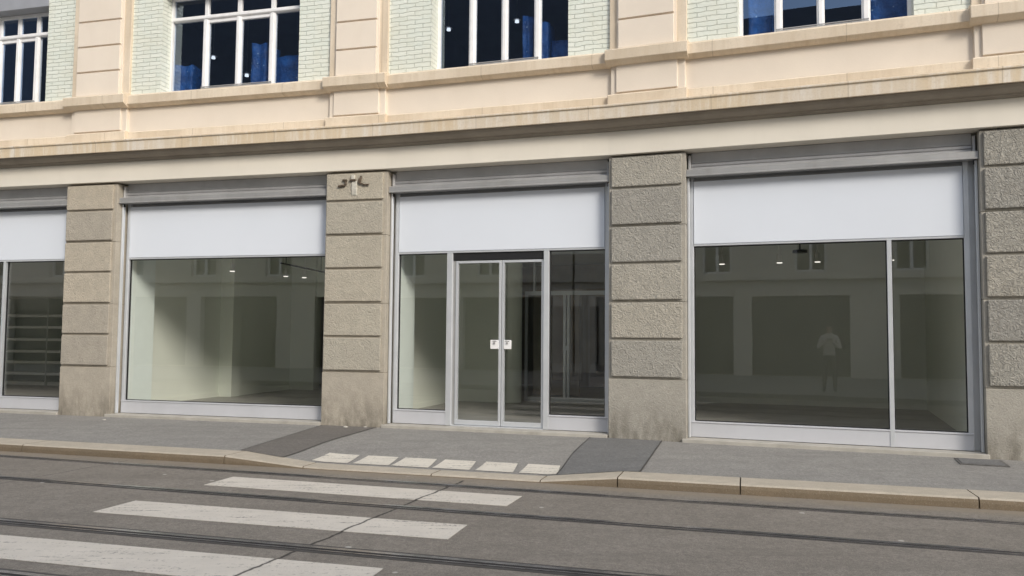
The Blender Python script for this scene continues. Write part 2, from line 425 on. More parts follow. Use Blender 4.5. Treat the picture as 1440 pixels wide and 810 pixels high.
# brick piers
edges = [SMIN] + [e for w in WIN for e in w] + [SMAX]
for i in range(0, len(edges), 2):
    a, b_ = edges[i], edges[i+1]
    mb = MB(); mb.sweep([(-.34, 5.302), (0.0, 5.302), (0.0, 7.45), (-.34, 7.45)], a, b_)
    part(mb, 'brick_wall', m_brick)
mb = MB(); mb.sweep([(-.34, 7.452), (0.0, 7.452), (0.0, 8.6), (-.34, 8.6)], SMIN, SMAX); part(mb, 'upper_wall', m_render)
mb = MB(); mb.sweep([(-10.5, 8.6), (.35, 8.6), (.38, 8.9), (-10.5, 8.9)], SMIN, SMAX); part(mb, 'roof', m_cove)
GR = [5.27, 5.70, 6.135, 6.565, 7.0, 7.43, 7.86, 8.29]
for k, (a, b_) in enumerate(PST):
    sg = seg_of((a+b_)/2)
    P = empty('pilaster', M((a+b_)/2, 0, 4.5, sg), bld)
    P.location = M((a+b_)/2, 0, 4.5, sg) - bld.location
    bpy.context.view_layer.update()
    P_inv = P
    def pp(mb, name, mat, **kw):
        o = mb.build(name, mat, None, **kw); o.parent = P; o.matrix_parent_inverse = Matrix.Translation(-M((a+b_)/2, 0, 4.5, sg)); return o
    mb = MB(); mb.box(a, b_, -.05, .045, 5.302, 8.59, sg); pp(mb, 'backing', m_trim, bevel=.006)
    mb = MB()
    pa, pb = a+.135, b_-.165
    mb.box(pa-.03, pb+.03, .04, .068, 5.304, 8.58, sg)
    for j in range(len(GR)-1):
        z0 = GR[j] + (.022 if j else .036); z1 = GR[j+1] - .002
        mb.sweep([(.05, z0), (.100, z0), (.104, z0+.006), (.104, z1-.004), (.10, z1), (.05, z1)], pa, pb, sg)
    pp(mb, 'panel', m_render, bevel=.004)
    # sill block and pedestal under it
    mb = MB(); mb.sweep([(-.02, 5.092), (.0, 5.072), (.12, 5.078), (.17, 5.105), (.205, 5.125), (.21, 5.262), (.19, 5.275), (.10, 5.309), (-.02, 5.309)], a-.03, b_+.03, sg); pp(mb, 'sill_block', m_trim, bevel=.004)
    mb = MB(); mb.box(a+.02, b_-.02, -.02, .055, 4.672, 5.09, sg); mb.box(a+.10, b_-.12, .0, .085, 4.700, 5.089, sg)
    pp(mb, 'pedestal', m_render, bevel=.006)
    mb = MB(); mb.sweep([(-.02, 4.519), (.125, 4.519), (.125, 4.66), (.10, 4.676), (-.02, 4.676)], a-.01, b_+.01, sg); pp(mb, 'plinth', m_trim, bevel=.005)

WLAB = [None, 'tall white window at the upper left corner under a grey blind housing', 'wide white four-light window with a low safety bar, second from left',
        'white four-light window above the glass entrance door', 'white four-light window mirroring blue sky at the upper right', None]
MULL = {1: [-.967, -1.376, -1.79], 2: [2.44, 3.055, 3.67], 3: [7.066, 7.575, 8.083], 4: [11.41, 11.93, 12.468]}
for k, (a, b_) in enumerate(WIN):
    sg = seg_of((a+b_)/2)
    mul = MULL.get(k, [a+(b_-a)*q for q in (.25, .5, .75)])
    f = MB(); o0, o1 = -.275, -.215
    zt = WT
    f.box(a, a+.05, o0, o1, 5.303, zt, sg); f.box(b_-.05, b_, o0, o1, 5.303, zt, sg)
    f.box(a+.05, b_-.05, o0, o1, 5.303, 5.322, sg); f.box(a+.05, b_-.05, o0, o1, zt-.06, zt, sg)
    f.sweep([(o0, 6.545), (o1, 6.545), (o1+.03, 6.56), (o1+.03, 6.60), (o1, 6.625), (o0, 6.625)], a+.05, b_-.05, sg)
    for i, mz in enumerate(mul):
        w = .052 if i != 1 else .048
        f.box(mz-w, mz+w, o0, o1+.004, 5.322, 6.545, sg); f.box(mz-w+.022, mz+w-.022, o0, o1+.022, 5.322, 6.545, sg)
        f.box(mz-.035, mz+.035, o0, o1, 6.625, zt-.06, sg)
    # casement rails inside the middle pair
    for (q0, q1) in ((mul[0]+.052, mul[1]-.048), (mul[1]+.048, mul[2]-.052)):
        f.box(q0, q1, o0+.004, o1-.004, 6.49, 6.545, sg)
    W_ = f.build('window', m_white, bld, bevel=.005)
    if WLAB[k]: W_['label'] = WLAB[k]
    xs = [a+.05] + mul + [b_-.05]
    for i in range(4):
        for (z0, z1) in ((5.323, 6.544), (6.626, zt-.061)):
            gmb = MB(); q0 = xs[i] + (.052 if i else 0); q1 = xs[i+1] - (.052 if i < 3 else 0)
            P0 = [M(q0, -.25, z0, sg), M(q1, -.25, z0, sg), M(q1, -.25, z1, sg), M(q0, -.25, z1, sg)]
            rr = random.uniform(-.004, .004); P0[2] += Vector((0, rr, 0)); P0[3] += Vector((0, rr, 0))
            gmb.quad(P0); gmb.build('pane', m_glassu, W_)
    r = MB(); r.tube(M(mul[0]-.03, -.165, 5.375, sg), M(mul[2]+.03, -.165, 5.375, sg), .011)
    r.tube(M(mul[0]-.03, -.165, 5.40, sg), M(mul[2]+.03, -.165, 5.40, sg), .008)
    for mz in mul: r.box(mz-.02, mz+.02, -.22, -.155, 5.365, 5.405, sg)
    r.build('safety_bar', m_shut, W_)
    l = MB(); l.box(a-.0, b_+.0, -.30, .012, WT+.002, WT+.46, sg); o = l.build('blind_housing', m_lint, W_)
    if k != 1:
        pass

# ground floor bays ----------------------------------------------------------
GO = -.27      # glass plane
def bay(a, b_, sg, gl, gr, mulls, label, door=None, bmat=m_aluw):
    """a,b_ masonry opening; gl,gr visible glass limits; mulls list of (s0,s1)"""
    f = MB(); oF = -.215; oB = -.30
    # shutter guide channels in the reveal and the window frame
    for (q0, q1, q2) in ((a+.006, a+.034, 1), (b_-.034, b_-.006, -1)):
        f.box(q0, q1, -.17, -.115, .05, 3.50, sg)
    f.box(max(a, gl-.06), gl, oB, oF, .05, 3.55, sg); f.box(gr, min(gr+.06, b_), oB, oF, .05, 3.55, sg)
    f.box(a, max(a+.001, gl-.062), oB-.02, oF-.05, .05, 3.55, sg); f.box(min(gr+.062, b_-.001), b_, oB-.02, oF-.05, .05, 3.55, sg)
    for (m0, m1) in mulls: f.box(m0, m1, oB, oF+.012, .05, 2.585, sg)
    f.box(gl, gr, oB, oF+.004, 2.587, 2.612, sg)
    shop = f.build('shop_window', m_alu, bld, bevel=.003); shop['label'] = label
    d0, d1 = door if door else (None, None)
    # glass
    xs = [gl] + [v for m_ in mulls for v in m_] + [gr]
    for i in range(0, len(xs), 2):
        q0, q1 = xs[i], xs[i+1]
        if door and q0 >= d0-.01 and q1 <= d1+.01: continue
        z0 = .262
        p = MB(); p.quad([M(q0, GO, z0, sg), M(q1, GO, z0, sg), M(q1, GO, 2.587, sg), M(q0, GO, 2.587, sg)])
        p.build('pane', m_glass, shop)
        e = MB()   # dark gasket round the pane
        for (u0, u1, v0, v1) in ((q0, q0+.012, z0, 2.587), (q1-.012, q1, z0, 2.587), (q0+.012, q1-.012, 2.575, 2.587), (q0+.012, q1-.012, z0, z0+.008)):
            e.box(u0, u1, GO-.01, GO+.018, v0, v1, sg)
        e.build('gasket', m_dark, shop)
        k_ = MB(); k_.box(q0-(.055 if i == 0 else 0), q1+(.05 if i == len(xs)-2 else 0), oB, oF+.004, .052, .235, sg)
        k_.box(q0-(.055 if i == 0 else 0), q1+(.05 if i == len(xs)-2 else 0), oB, oF+.014, .238, .258, sg)
        k_.build('kick_panel', bmat, shop, bevel=.003)
    s_ = MB(); s_.box(gl+.004, gr-.004, oB+.01, oF+.010, 2.614, 3.462, sg); rc = MB(); rc.box(gl+.004, gr-.004, oB+.01, oB+.03, 3.464, 3.603, sg); rc.build('shade_recess', m_shutd, shop)  # short sign and recess shaped to give the shaded band under the bar
    sp = s_.build('sign_panel', m_sign, shop, bevel=.004); sp['label'] = 'blank white sign panel'
    # roller shutter: bottom bar and recessed box above it
    sh = MB(); sh.sweep([(-.205, 3.508), (-.06, 3.508), (-.035, 3.502), (-.035, 3.520), (-.048, 3.524), (-.048, 3.586), (-.06, 3.602), (-.205, 3.602)], a+.002, b_-.002, sg)
    sh.build('shutter_bar', m_shut, shop, bevel=.003)
    bx = MB(); [bx.sweep([(-.30, z_), (-.182, z_), (-.170, z_+.012), (-.170, z_+.040), (-.186, z_+.047), (-.30, z_+.047)], a+.05, b_-.05, sg) for z_ in (3.604, 3.652)]; bx.box(a+.05, b_-.05, -.30, -.19, 3.702, 3.848, sg); bx.box(a+.02, a+.05, -.26, -.12, 3.604, 3.80, sg); bx.box(b_-.05, b_-.02, -.26, -.12, 3.604, 3.80, sg)
    bx.build('shutter_box', m_shutd if door is None else m_shutd, shop, bevel=.004)
    br = MB(); br.tube(M(a+.03, -.14, 3.50, sg), M(a+.03, -.14, 3.455, sg), .018); br.tube(M(b_-.03, -.14, 3.50, sg), M(b_-.03, -.14, 3.455, sg), .018)
    br.build('shutter_stop', m_black, shop)
    t = MB(); t.box(a-.05 if a > 0 else a, b_+.0, -.42, -.0 if False else .035, -.2, .045, sg)
    return shop, t

s1, t1 = bay(-3.85, 0.0, A, -3.78, -.06, [(-1.475, -1.43)], 'shop window at the left edge with pale shelves inside')
s2, t2 = bay(1.001, 4.799, A, 1.10, 4.73, [], 'wide undivided shop window with a bright blank wall inside')
s3, t3 = bay(5.8146, 9.1778, B, 5.915, 9.085, [(6.712, 6.800), (8.200, 8.278)], 'shop front with glass double doors under a white sign', door=(6.80, 8.20))
s4, t4 = bay(10.222, 13.655, C3, 10.295, 13.505, [(12.655, 12.708)], 'large dark shop window split by one slim mullion, right of the door')
s5, t5 = bay(14.68, 18.2, C3, 14.75, 18.12, [(17.2, 17.26)], 'shop window beyond the right pillar')
s0, t0 = bay(-8.5, -4.85, A, -8.43, -4.92, [(-5.9, -5.84)], 'shop window beyond the left edge')
for (a, b_, sg, par) in ((-8.5, -4.85, A, s0), (-3.85, 0.0, A, s1), (.94, 4.799, A, s2), (5.79, 9.165, B, s3), (10.17, 13.68, C3, s4), (14.68, 18.2, C3, s5)):
    t = MB(); t.box(a, b_, -.44, .035, -.2, .045, sg)
    t.build('threshold', m_sill, par, bevel=.006)

# double door leaves in bay 3
hd = MB(); hd.box(6.802, 8.198, -.30, -.235, 2.475, 2.585, B); hd.build('door_header', m_dark, s3)
for (q0, q1, side) in ((6.845, 7.555, -1), (7.565, 8.197, 1)):
    d = MB()
    d.box(q0, q0+.035, -.285, -.235, .07, 2.465, B); d.box(q1-.035, q1, -.285, -.235, .07, 2.465, B)
    d.box(q0+.035, q1-.035, -.285, -.235, 2.43, 2.465, B); d.box(q0+.035, q1-.035, -.285, -.235, .07, .135, B)
    leaf = d.build('door_leaf', m_alu, s3, bevel=.003)
    tag(leaf, 'left glass door leaf with aluminium rails' if side < 0 else 'right glass door leaf with aluminium rails')
    p = MB(); p.quad([M(q0+.035, -.26, .135, B), M(q1-.035, -.26, .135, B), M(q1-.035, -.26, 2.43, B), M(q0+.035, -.26, 2.43, B)])
    pp_ = p.build('door_glass', m_glass, s3)
    lk = MB()
    if side < 0: lk.box(7.395, 7.520, -.252, -.228, 1.175, 1.305, B)
    else: lk.box(7.600, 7.712, -.252, -.228, 1.175, 1.305, B)
    lo = lk.build('lock_plate', m_white, s3, bevel=.004)
    x = 7.46 if side < 0 else 7.655
    kk = MB(); kk.tube(M(x, -.228, 1.262, B), M(x, -.208, 1.262, B), .018, .014); kk.box(x-.03, x+.03, -.228, -.222, 1.285, 1.295, B)
    kk.build('lock_cylinder', m_shut, s3)
jb = MB(); jb.box(6.802, 6.843, -.31, -.25, .05, 2.473, B); jb.build('door_jamb', m_shut, s3)
tr = MB(); tr.box(6.80, 8.20, -.32, -.20, .046, .062, B); tr.build('door_track', m_alu, s3)

# ------------------------------------------------------------------ interiors
def room(mb, name, mat, label=None): return part(mb, name, mat, label)
mb = MB(); mb.sweep([(-.43, .0), (-.43, .078), (-10.2, .078), (-10.2, .0)], SMIN, SMAX); room(mb, 'interior_floor', m_floor)
mb = MB(); mb.sweep([(-.30, 3.25), (-.30, 4.0), (-10.2, 4.0), (-10.2, 3.25)], SMIN, SMAX); room(mb, 'interior_ceiling', m_ceil)
mb = MB(); mb.sweep([(-10.2, 0), (-10.2, 8.6), (-10.5, 8.6), (-10.5, 0)], SMIN, SMAX); mb.box(SMIN-.2, SMIN, -10.5, -.05, 0, 8.6); mb.box(SMAX, SMAX+.2, -10.5, -.05, 0, 8.6)
room(mb, 'outer_wall', m_cove)
# room 1 (shelves)
w1 = MB(); w1.box(-9.6, .25, -5.75, -5.6, .08, 3.25, A); w1.box(.25, .45, -10.0, -.43, .08, 3.25, A); room(w1, 'interior_wall', m_wallg)
# room 2
w = MB()
w.box(.46, .985, -1.02, -.43, .079, 3.25, A)
room(w, 'side_panel', m_mint, 'mint white reveal panel beside the glass')
w = MB(); w.box(.46, .62, -3.50, -1.021, .08, 3.25, A); w.box(.46, .92, -3.80, -3.501, .08, 3.25, A); w.box(.46, .80, -6.30, -3.801, .08, 3.25, A)
w.box(.62, .635, -3.50, -1.03, .079, .17, A); w.box(.80, .815, -6.0, -3.801, .079, .17, A)
w.box(.80, 1.42, -6.30, -6.0, .08, 3.25, A); w.box(2.30, 5.0, -6.30, -6.1, .08, 3.25, A); w.box(1.42, 2.30, -6.30, -6.1, 2.25, 3.25, A)
w.box(4.98, 5.14, -9.9, -.43, .08, 3.25, A)
room(w, 'interior_wall', m_wallw, 'blank off-white partition with a square column')
w = MB(); w.box(1.0, 3.0, -7.7, -7.6, .08, 3.25, A); room(w, 'back_passage', m_brown)
# room 3
w = MB(); w.box(5.30, 5.845, -.97, -.43, .079, 3.25, B); room(w, 'side_panel', m_mint, 'mint white reveal panel beside the glass')
w = MB(); w.box(5.20, 5.31, -4.15, -.971, .08, 3.25, B); w.box(5.31, 6.38, -4.30, -4.10, .08, 3.25, B)
w.box(5.31, 5.325, -4.1, -.98, .079, .17, B)
n = 14; ring = []
for i in range(n+1):
    t = -math.pi/2 + math.pi*i/n; ring.append((6.38 + .22*math.cos(t)*1.0, -4.32 + .22*math.sin(t)))
prof = [(s_, o_) for s_, o_ in ring] + [(6.2, -4.10), (6.2, -4.54)]
base = len(w.v)
for z in (.08, 3.25):
    for (s_, o_) in prof: w.v.append(tuple(M(s_, o_, z, B)))
nn_ = len(prof)
for i in range(nn_):
    j = (i+1) % nn_; w.f.append((base+i, base+j, base+nn_+j, base+nn_+i)); w.uv.append([(0, 0)]*4); w.mi.append(0)
w.box(9.20, 9.30, -9.9, -.43, .08, 3.25, B)
room(w, 'interior_wall', m_wallw, 'grey-white entrance wall ending in a rounded column')
w = MB(); w.box(5.2, 9.2, -9.95, -9.85, .08, 3.25, B); w.box(6.2, 7.25, -6.6, -6.5, .08, 2.3, B); room(w, 'back_passage', m_brown)
f = MB(); oI = -4.72
f.box(6.55, 9.19, oI-.05, oI+.02, 2.19, 2.27, B); f.box(6.55, 9.19, oI-.05, oI+.02, .08, .17, B)
for q in (6.55, 7.345, 7.42, 9.10): f.box(q, q+.05, oI-.05, oI+.02, .17, 2.19, B)
f.box(6.55, 9.19, oI-.05, oI+.02, 3.0, 3.25, B)
f.box(6.72, 6.76, oI-.05, oI+.02, 2.27, 3.0, B)
f.box(7.35, 7.47, oI+.02, oI+.05, 1.10, 1.19, B)
inner = part(f, 'inner_door', m_alu, 'second glazed door inside the entrance lobby')
p = MB(); p.quad([M(6.6, oI-.01, .17, B), M(9.1, oI-.01, .17, B), M(9.1, oI-.01, 3.0, B), M(6.6, oI-.01, 3.0, B)]); p.build('pane', m_glass, inner)
# room 4
w = MB(); w.box(9.30, 13.9, -6.15, -5.97, .08, 3.25, C3); w.box(9.20, 9.40, -6.0, -.43, .08, 3.25, C3); w.box(9.4, 13.62, -5.97, -5.955, .079, .17, C3)
room(w, 'interior_wall', m_wallg, 'grey-green rear wall of the right-hand shop')
w = MB(); w.sweep([(-5.97, .08), (-.43, .08), (-.43, 3.25), (-5.97, 3.25)], 13.64, 13.95, C3)
room(w, 'interior_wall', m_wallw, 'off-white side wall at the right of the shop')
w = MB(); w.box(13.951, 19.2, -6.15, -6.0, .08, 3.25, C3); room(w, 'interior_wall', m_wallg)
# upper floor
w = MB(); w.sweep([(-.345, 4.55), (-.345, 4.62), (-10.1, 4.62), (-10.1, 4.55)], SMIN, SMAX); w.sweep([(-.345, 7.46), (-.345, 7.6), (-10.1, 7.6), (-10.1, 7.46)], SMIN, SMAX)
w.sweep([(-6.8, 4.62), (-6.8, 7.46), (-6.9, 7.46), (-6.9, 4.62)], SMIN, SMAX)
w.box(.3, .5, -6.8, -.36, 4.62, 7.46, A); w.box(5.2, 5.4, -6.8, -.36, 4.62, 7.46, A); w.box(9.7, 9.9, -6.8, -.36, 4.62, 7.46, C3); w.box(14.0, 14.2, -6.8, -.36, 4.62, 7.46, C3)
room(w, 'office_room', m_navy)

# ------------------------------------------------------------------ loose things of the building
# shelving in the left shop
sh = empty('shelving_unit', M(-6.3, -5.3, .08, A)); tag(sh, 'long pale shelving unit along the wall inside the leftmost shop window', 'shelves')
bpy.context.view_layer.update()
m_shelf = mat_plain('pale shelf board', (.84, .86, .80), .6, var=.03)
m_shelfb = mat_plain('shelf back', (.62, .65, .60), .7, var=.03)
for z in (.36, .64, .90, 1.19, 1.49, 1.77):
    q = MB(); q.box(-9.0, -3.9, -5.58, -5.10, z-.03, z+.03, A); q.build('shelf', m_shelf, sh)
q = MB(); q.box(-9.0, -3.9, -5.595, -5.583, .08, 2.2, A); q.build('back_panel', m_shelfb, sh)
q = MB(); q.box(-9.0, -3.9, -5.58, -5.14, .08, .16, A); q.build('plinth', m_shelf, sh)
for s_ in (-9.04, -6.75, -5.28, -3.9):
    q = MB(); q.box(s_, s_+.03, -5.58, -5.085, .08, 2.2, A); q.build('upright', m_shelfb, sh)

m_lamp = mat_plain('lamp housing', (.72, .72, .68), .5)
m_lens = mat_emit('lamp lens', (1, .95, .85), .7)
def spot(p, lab, grp):
    o = empty('ceiling_spotlight', p); tag(o, lab, 'ceiling spotlight', grp)
    bpy.context.view_layer.update()
    h = MB(); h.tube(Vector(p)+Vector((0, 0, -.16)), Vector(p), .055, .05, 14); h.build('housing', m_lamp, o)
    s__ = MB(); s__.tube(p, Vector(p)+Vector((0, 0, 3.25-p[2])), .012, n=8); s__.build('stem', m_lamp, o)
    l_ = MB(); l_.tube(Vector(p)+Vector((0, 0, -.175)), Vector(p)+Vector((0, 0, -.161)), .05, .05, 14); l_.build('lens', m_lens, o)
GS = 'white spotlights under the ceiling of the right-hand shop'
for s_, lab in ((10.10, 'white ceiling spotlight nearest the left frame of the large dark shop window'), (11.14, 'white ceiling spotlight left of the black sensor inside the dark shop'),
                (11.80, 'white ceiling spotlight right of the black sensor inside the dark shop'), (13.02, 'white ceiling spotlight behind the slim mullion of the dark shop window')):
    spot(M(s_, -5.0, 2.93, C3), lab, GS)
sn = MB(); c_ = M(11.50, -4.9, 2.98, C3); sn.tube(c_+Vector((0, 0, -.05)), c_, .13, .13, 20); sn.tube(c_, c_+Vector((0, 0, .27)), .015)
tag(sn.build('ceiling_sensor', m_black), 'flat black round sensor hanging among the spotlights of the dark shop', 'sensor')
GS2 = 'white spotlights inside the left middle shop'
for s_, o_, lab in ((1.39, -4.72, 'left one of the two white ceiling spotlights beside the black track, wide undivided window'), (1.61, -5.13, 'right one of the two white ceiling spotlights beside the black track, wide undivided window'),
                    (1.03, -3.26, 'lone white ceiling spotlight above the blank lit wall, wide undivided window')):
    spot(M(s_, o_, 2.80, A), lab, GS2)
tk = MB(); tk.tube(M(2.03, -3.43, 2.80, A), M(1.78, -5.77, 2.80, A), .018, n=8)
for u in (.1, .9): pt = M(2.03-.25*u, -3.43-2.34*u, 2.80, A); tk.tube(pt, pt+Vector((0, 0, .45)), .008, n=6)
tag(tk.build('ceiling_track', m_black), 'thin black lighting track under the ceiling of the wide undivided shop window', 'lighting track')
# upstairs: crinkled blue shapes and small glowing spots set behind the panes
def mat_crinkled_blue():
    m, nt, b = newmat('blue crinkled surface'); g = G(nt); co = g.coord()
    c = g.mix(g.ramp(g.noise(co, 5, 5), [(.35, 0.0), (.7, 1.0)]), (.012, .065, .22), (.02, .14, .42))
    v = g.vor(co, 9); c = g.mix(g.ramp(v.outputs['Distance'], [(.05, .9), (.14, 0.0)]), c, (.45, .6, .75))
    nt.links.new(c, b.inputs['Base Color']); b.inputs['Roughness'].default_value = .28
    g.bump(g.noise(co, 9, 5, .6, .8), .9, .05, b); return m
m_blue = mat_crinkled_blue()
def shape(s0, s1, ztop, sg, lab, o=-.55):
    bm = bmesh.new(); bmesh.ops.create_cube(bm, size=1)
    bmesh.ops.subdivide_edges(bm, edges=bm.edges, cuts=7, use_grid_fill=True)
    z0 = 4.62; me = bpy.data.meshes.new('blue_shape')
    for v in bm.verts:
        x, y, z = v.co
        nz = noise.noise(Vector((x*2.2+s0*3, y*2.2, z*3)))
        k = 1 - .10*max(0, z)**2
        ss = (s0+s1)/2 + x*(s1-s0)*k*(1+.12*nz); oo = o + y*.42*k*(1+.3*nz); zz = z0 + (z+.5)*(ztop-z0)*(1+.02*nz)
        v.co = M(ss, oo, zz, sg)
    bmesh.ops.recalc_face_normals(bm, faces=bm.faces); bm.to_mesh(me); bm.free(); me.materials.append(m_blue)
    for p in me.polygons: p.use_smooth = True
    ob = bpy.data.objects.new('blue_shape', me); COL.objects.link(ob)
    tag(ob, lab, 'shape', 'crinkled blue shapes behind the upper windows'); return ob
shape(1.70, 2.10, 5.86, A, 'crinkled blue bag in the leftmost pane of the second window from the left')
shape(3.23, 3.50, 6.12, A, 'tall narrow blue bag in the third pane of the second window from the left')
shape(3.56, 4.16, 5.90, A, 'broad blue bag in the rightmost pane of the second window from the left', -.62)
shape(7.82, 7.97, 6.10, B, 'tall slim blue bag in the third pane of the window above the door')
shape(8.05, 8.22, 5.98, B, 'upright blue bag just right of the third mullion of the window above the door', -.5)
shape(8.24, 8.58, 5.72, B, 'low blue bag in the right corner of the window above the door', -.62)
shape(11.02, 11.33, 5.90, C3, 'blue bag in the left pane of the sky-reflecting window')
shape(12.50, 13.05, 5.84, C3, 'wide blue bag in the right pane of the sky-reflecting window')
m_glow = mat_emit('small spot glow', (.95, .97, 1), .9)  # weak glow for the small white spots in the upper panes
GLOWS = [(300, 81, A, 'small glowing spot in the second pane of the second window from the left'), (347, 106, A, 'small glowing spot low in the third pane of the second window from the left'),
        (631, 41.5, B, 'small glowing spot in the left pane of the window above the door'), (727, 30, B, 'small glowing spot in the third pane of the window above the door')]
RR = Vector((0.999964170, -0.000506594, 0.008449969)); UU = Vector((-0.008465141, -0.059842673, 0.998171927)); WW = Vector((0.0, 0.998207693, 0.059844818))
for (px, py, sg, lab) in GLOWS:
    d = WW*1150 + RR*(px-720) - UU*(py-405)
    zt = 6.95 if py < 50 else (6.6 if py < 90 else 6.2)
    p = Vector((0, 0, 1.35)) + d*((zt-1.35)/d.z)
    o = empty('glow_spot', p); tag(o, lab, 'lamp', 'small glowing spots in the upper rooms')
    bpy.context.view_layer.update()
    q = MB(); q.tube(p+Vector((0, 0, -.02)), p+Vector((0, 0, .02)), .038, .03, 14); q.build('glow_disc', m_glow, o)
    q = MB(); q.tube(p+Vector((0, 0, .021)), p+Vector((0, 0, .06)), .075, .03, 14); q.tube(p+Vector((0, 0, .06)), Vector((p.x, p.y, 7.46)), .006, n=8); q.build('shade', m_shutd, o)

# cut cable stubs near the top of the second pillar
cb = empty('cable_bracket', M(5.28, .02, 3.62, A)); tag(cb, 'rusty bracket and cut cable stubs at the top of the pillar left of the door', 'bracket')
bpy.context.view_layer.update()
m_rust = mat_plain('rusty iron', (.12, .09, .065), .7, .3, var=.3, sc=30)
m_mort = mat_plain('pale mortar blob', (.52, .50, .44), .9, var=.15, sc=30, bump=.6)
q = MB()
for (x0, z0, x1, z1, r) in ((5.03, 3.615, 5.14, 3.625, .017), (5.10, 3.705, 5.17, 3.70, .016), (5.14, 3.70, 5.16, 3.63, .012), (5.22, 3.70, 5.31, 3.70, .018), (5.385, 3.64, 5.405, 3.76, .015), (5.36, 3.66, 5.385, 3.72, .018), (5.44, 3.625, 5.53, 3.625, .012), (5.395, 3.65, 5.45, 3.63, .010)):
    q.tube(M(x0, .045, z0, A), M(x1, .05, z1, A), r, n=10)
q.build('cable_stub', m_rust, cb)
q = MB(); q.box(5.235, 5.30, .018, .060, 3.705, 3.785, A); q.sweep([(.0, 3.45), (.036, 3.47), (.05, 3.56), (.045, 3.68), (.0, 3.70)], 5.24, 5.335, A)
q.build('mortar_patch', m_mort, cb, bevel=.012)

# ------------------------------------------------------------------ street
RZ = -.125
def kerbz(t):
    lo, hi = -.104, -.03
    if t < 3.25: return hi
    if t < 4.30: return hi + (lo-hi)*(t-3.25)/1.05
    if t < 6.95: return lo
    if t < 7.75: return lo + (hi-lo)*(t-6.95)/.80
    return hi
KW = .40
def kw(t):
    if t <= 3.25 or t >= 7.75: return .42
    if t < 4.25: return .42 - .12*(t-3.25)
    if t < 6.95: return .30
    return .30 + .12*(t-6.95)/.8
def pavez(t, w):
    """w from facade (-3) to the kerb back (-KW)"""
    kz = kerbz(t); f = max(0, min(1, (-.36 - w)/1.2))
    f = f*f*(3-2*f)
    gz = -.03 * max(0, min(1, 1 - (-w-KW)/2.5))
    return kz*(1-f) + gz*f if kz < -.031 else gz
# road sheet to the horizon
mb = MB(); mb.quad([K(-300, -1.0, RZ-.006), K(300, -1.0, RZ-.006), K(300, 400, RZ-.006), K(-300, 400, RZ-.006)]); mb.quad([K(-300, -1.0, RZ-.006), K(-300, -400, RZ-.006), K(300, -400, RZ-.006), K(300, -1.0, RZ-.006)])
tag(mb.build('ground', mat_asphalt('outer ground', (.13, .12, .11), (.16, .15, .14), 0)), kind='structure')
mb = MB(); ts = [-40, 40]; mb.quad([K(-40, -.2, RZ), K(40, -.2, RZ), K(40, 7.1, RZ), K(-40, 7.1, RZ)])
tag(mb.build('road', m_road), kind='structure')
# pavement following the dropped kerb
def sheet(t0, t1, w0, w1, dz, nt_, nw, m, name, skew=0):
    mb = MB()
    for i in range(nt_):
        for j in range(nw):
            q = []
            for (a, b_) in ((i, j), (i+1, j), (i+1, j+1), (i, j+1)):
                t = t0 + (t1-t0)*a/nt_; w = w0 + (-kw(t)-w0)*b_/nw
                q.append(K(t, w, pavez(t, w)+dz))
            mb.quad(q, [(p.x, p.y) for p in q])
    return mb
mb = sheet(-40, 3.2, -3.4, -KW, 0, 4, 8, m_pave, 'p'); m2 = sheet(3.2, 8.0, -3.4, -KW, 0, 48, 14, m_pave, 'p'); m3 = sheet(8.0, 40, -3.4, -KW, 0, 4, 8, m_pave, 'p')
for o_ in (m2, m3):
    i = len(mb.v); mb.v += o_.v; mb.f += [tuple(k+i for k in f_) for f_ in o_.f]; mb.uv += o_.uv; mb.mi += o_.mi
tag(mb.build('pavement', m_pave, smooth=False), kind='structure')
# darker repaired strips, slanting from pillar to kerb
def patch(c, m, name, n=12):
    """c: four (t,w) corners"""
    mb = MB()
    def P_(u, v):
        (ta, wa), (tb, wb), (tc, wc), (td, wd) = c
        t = (1-v)*((1-u)*ta+u*tb) + v*((1-u)*td+u*tc); w = (1-v)*((1-u)*wa+u*wb) + v*((1-u)*wd+u*wc)
        return K(t, w, pavez(t, w)+.004)
    for i in range(n):
        for j in range(n):
            q = [P_(i/n, j/n), P_((i+1)/n, j/n), P_((i+1)/n, (j+1)/n), P_(i/n, (j+1)/n)]
            mb.quad(q, [(p.x, p.y) for p in q])
    def ed(i0, j0, i1, j1, off):
        q = [P_(i0, j0), P_(i1, j1)]; d = (q[1]-q[0]).normalized(); nn = Vector((d.y, -d.x, 0))*off
        steps = 8
        for k in range(steps):
            a_ = P_(i0+(i1-i0)*k/steps, j0+(j1-j0)*k/steps); b__ = P_(i0+(i1-i0)*(k+1)/steps, j0+(j1-j0)*(k+1)/steps)
            up = Vector((0, 0, .003)); mb.quad([a_+up-nn, b__+up-nn, b__+up+nn, a_+up+nn], m=1)
    ed(0, 0, 0, 1, .006); ed(1, 0, 1, 1, .008)
    o = mb.build(name, [m, m_tar]); return tag(o, kind='structure')
patch([(2.83, -2.98), (3.72, -2.98), (3.80, -.33), (3.17, -.425)], m_patchb, 'pavement_patch')
patch([(6.93, -2.93), (7.90, -2.85), (7.92, -.422), (7.05, -.342)], m_patch, 'pavement_patch')

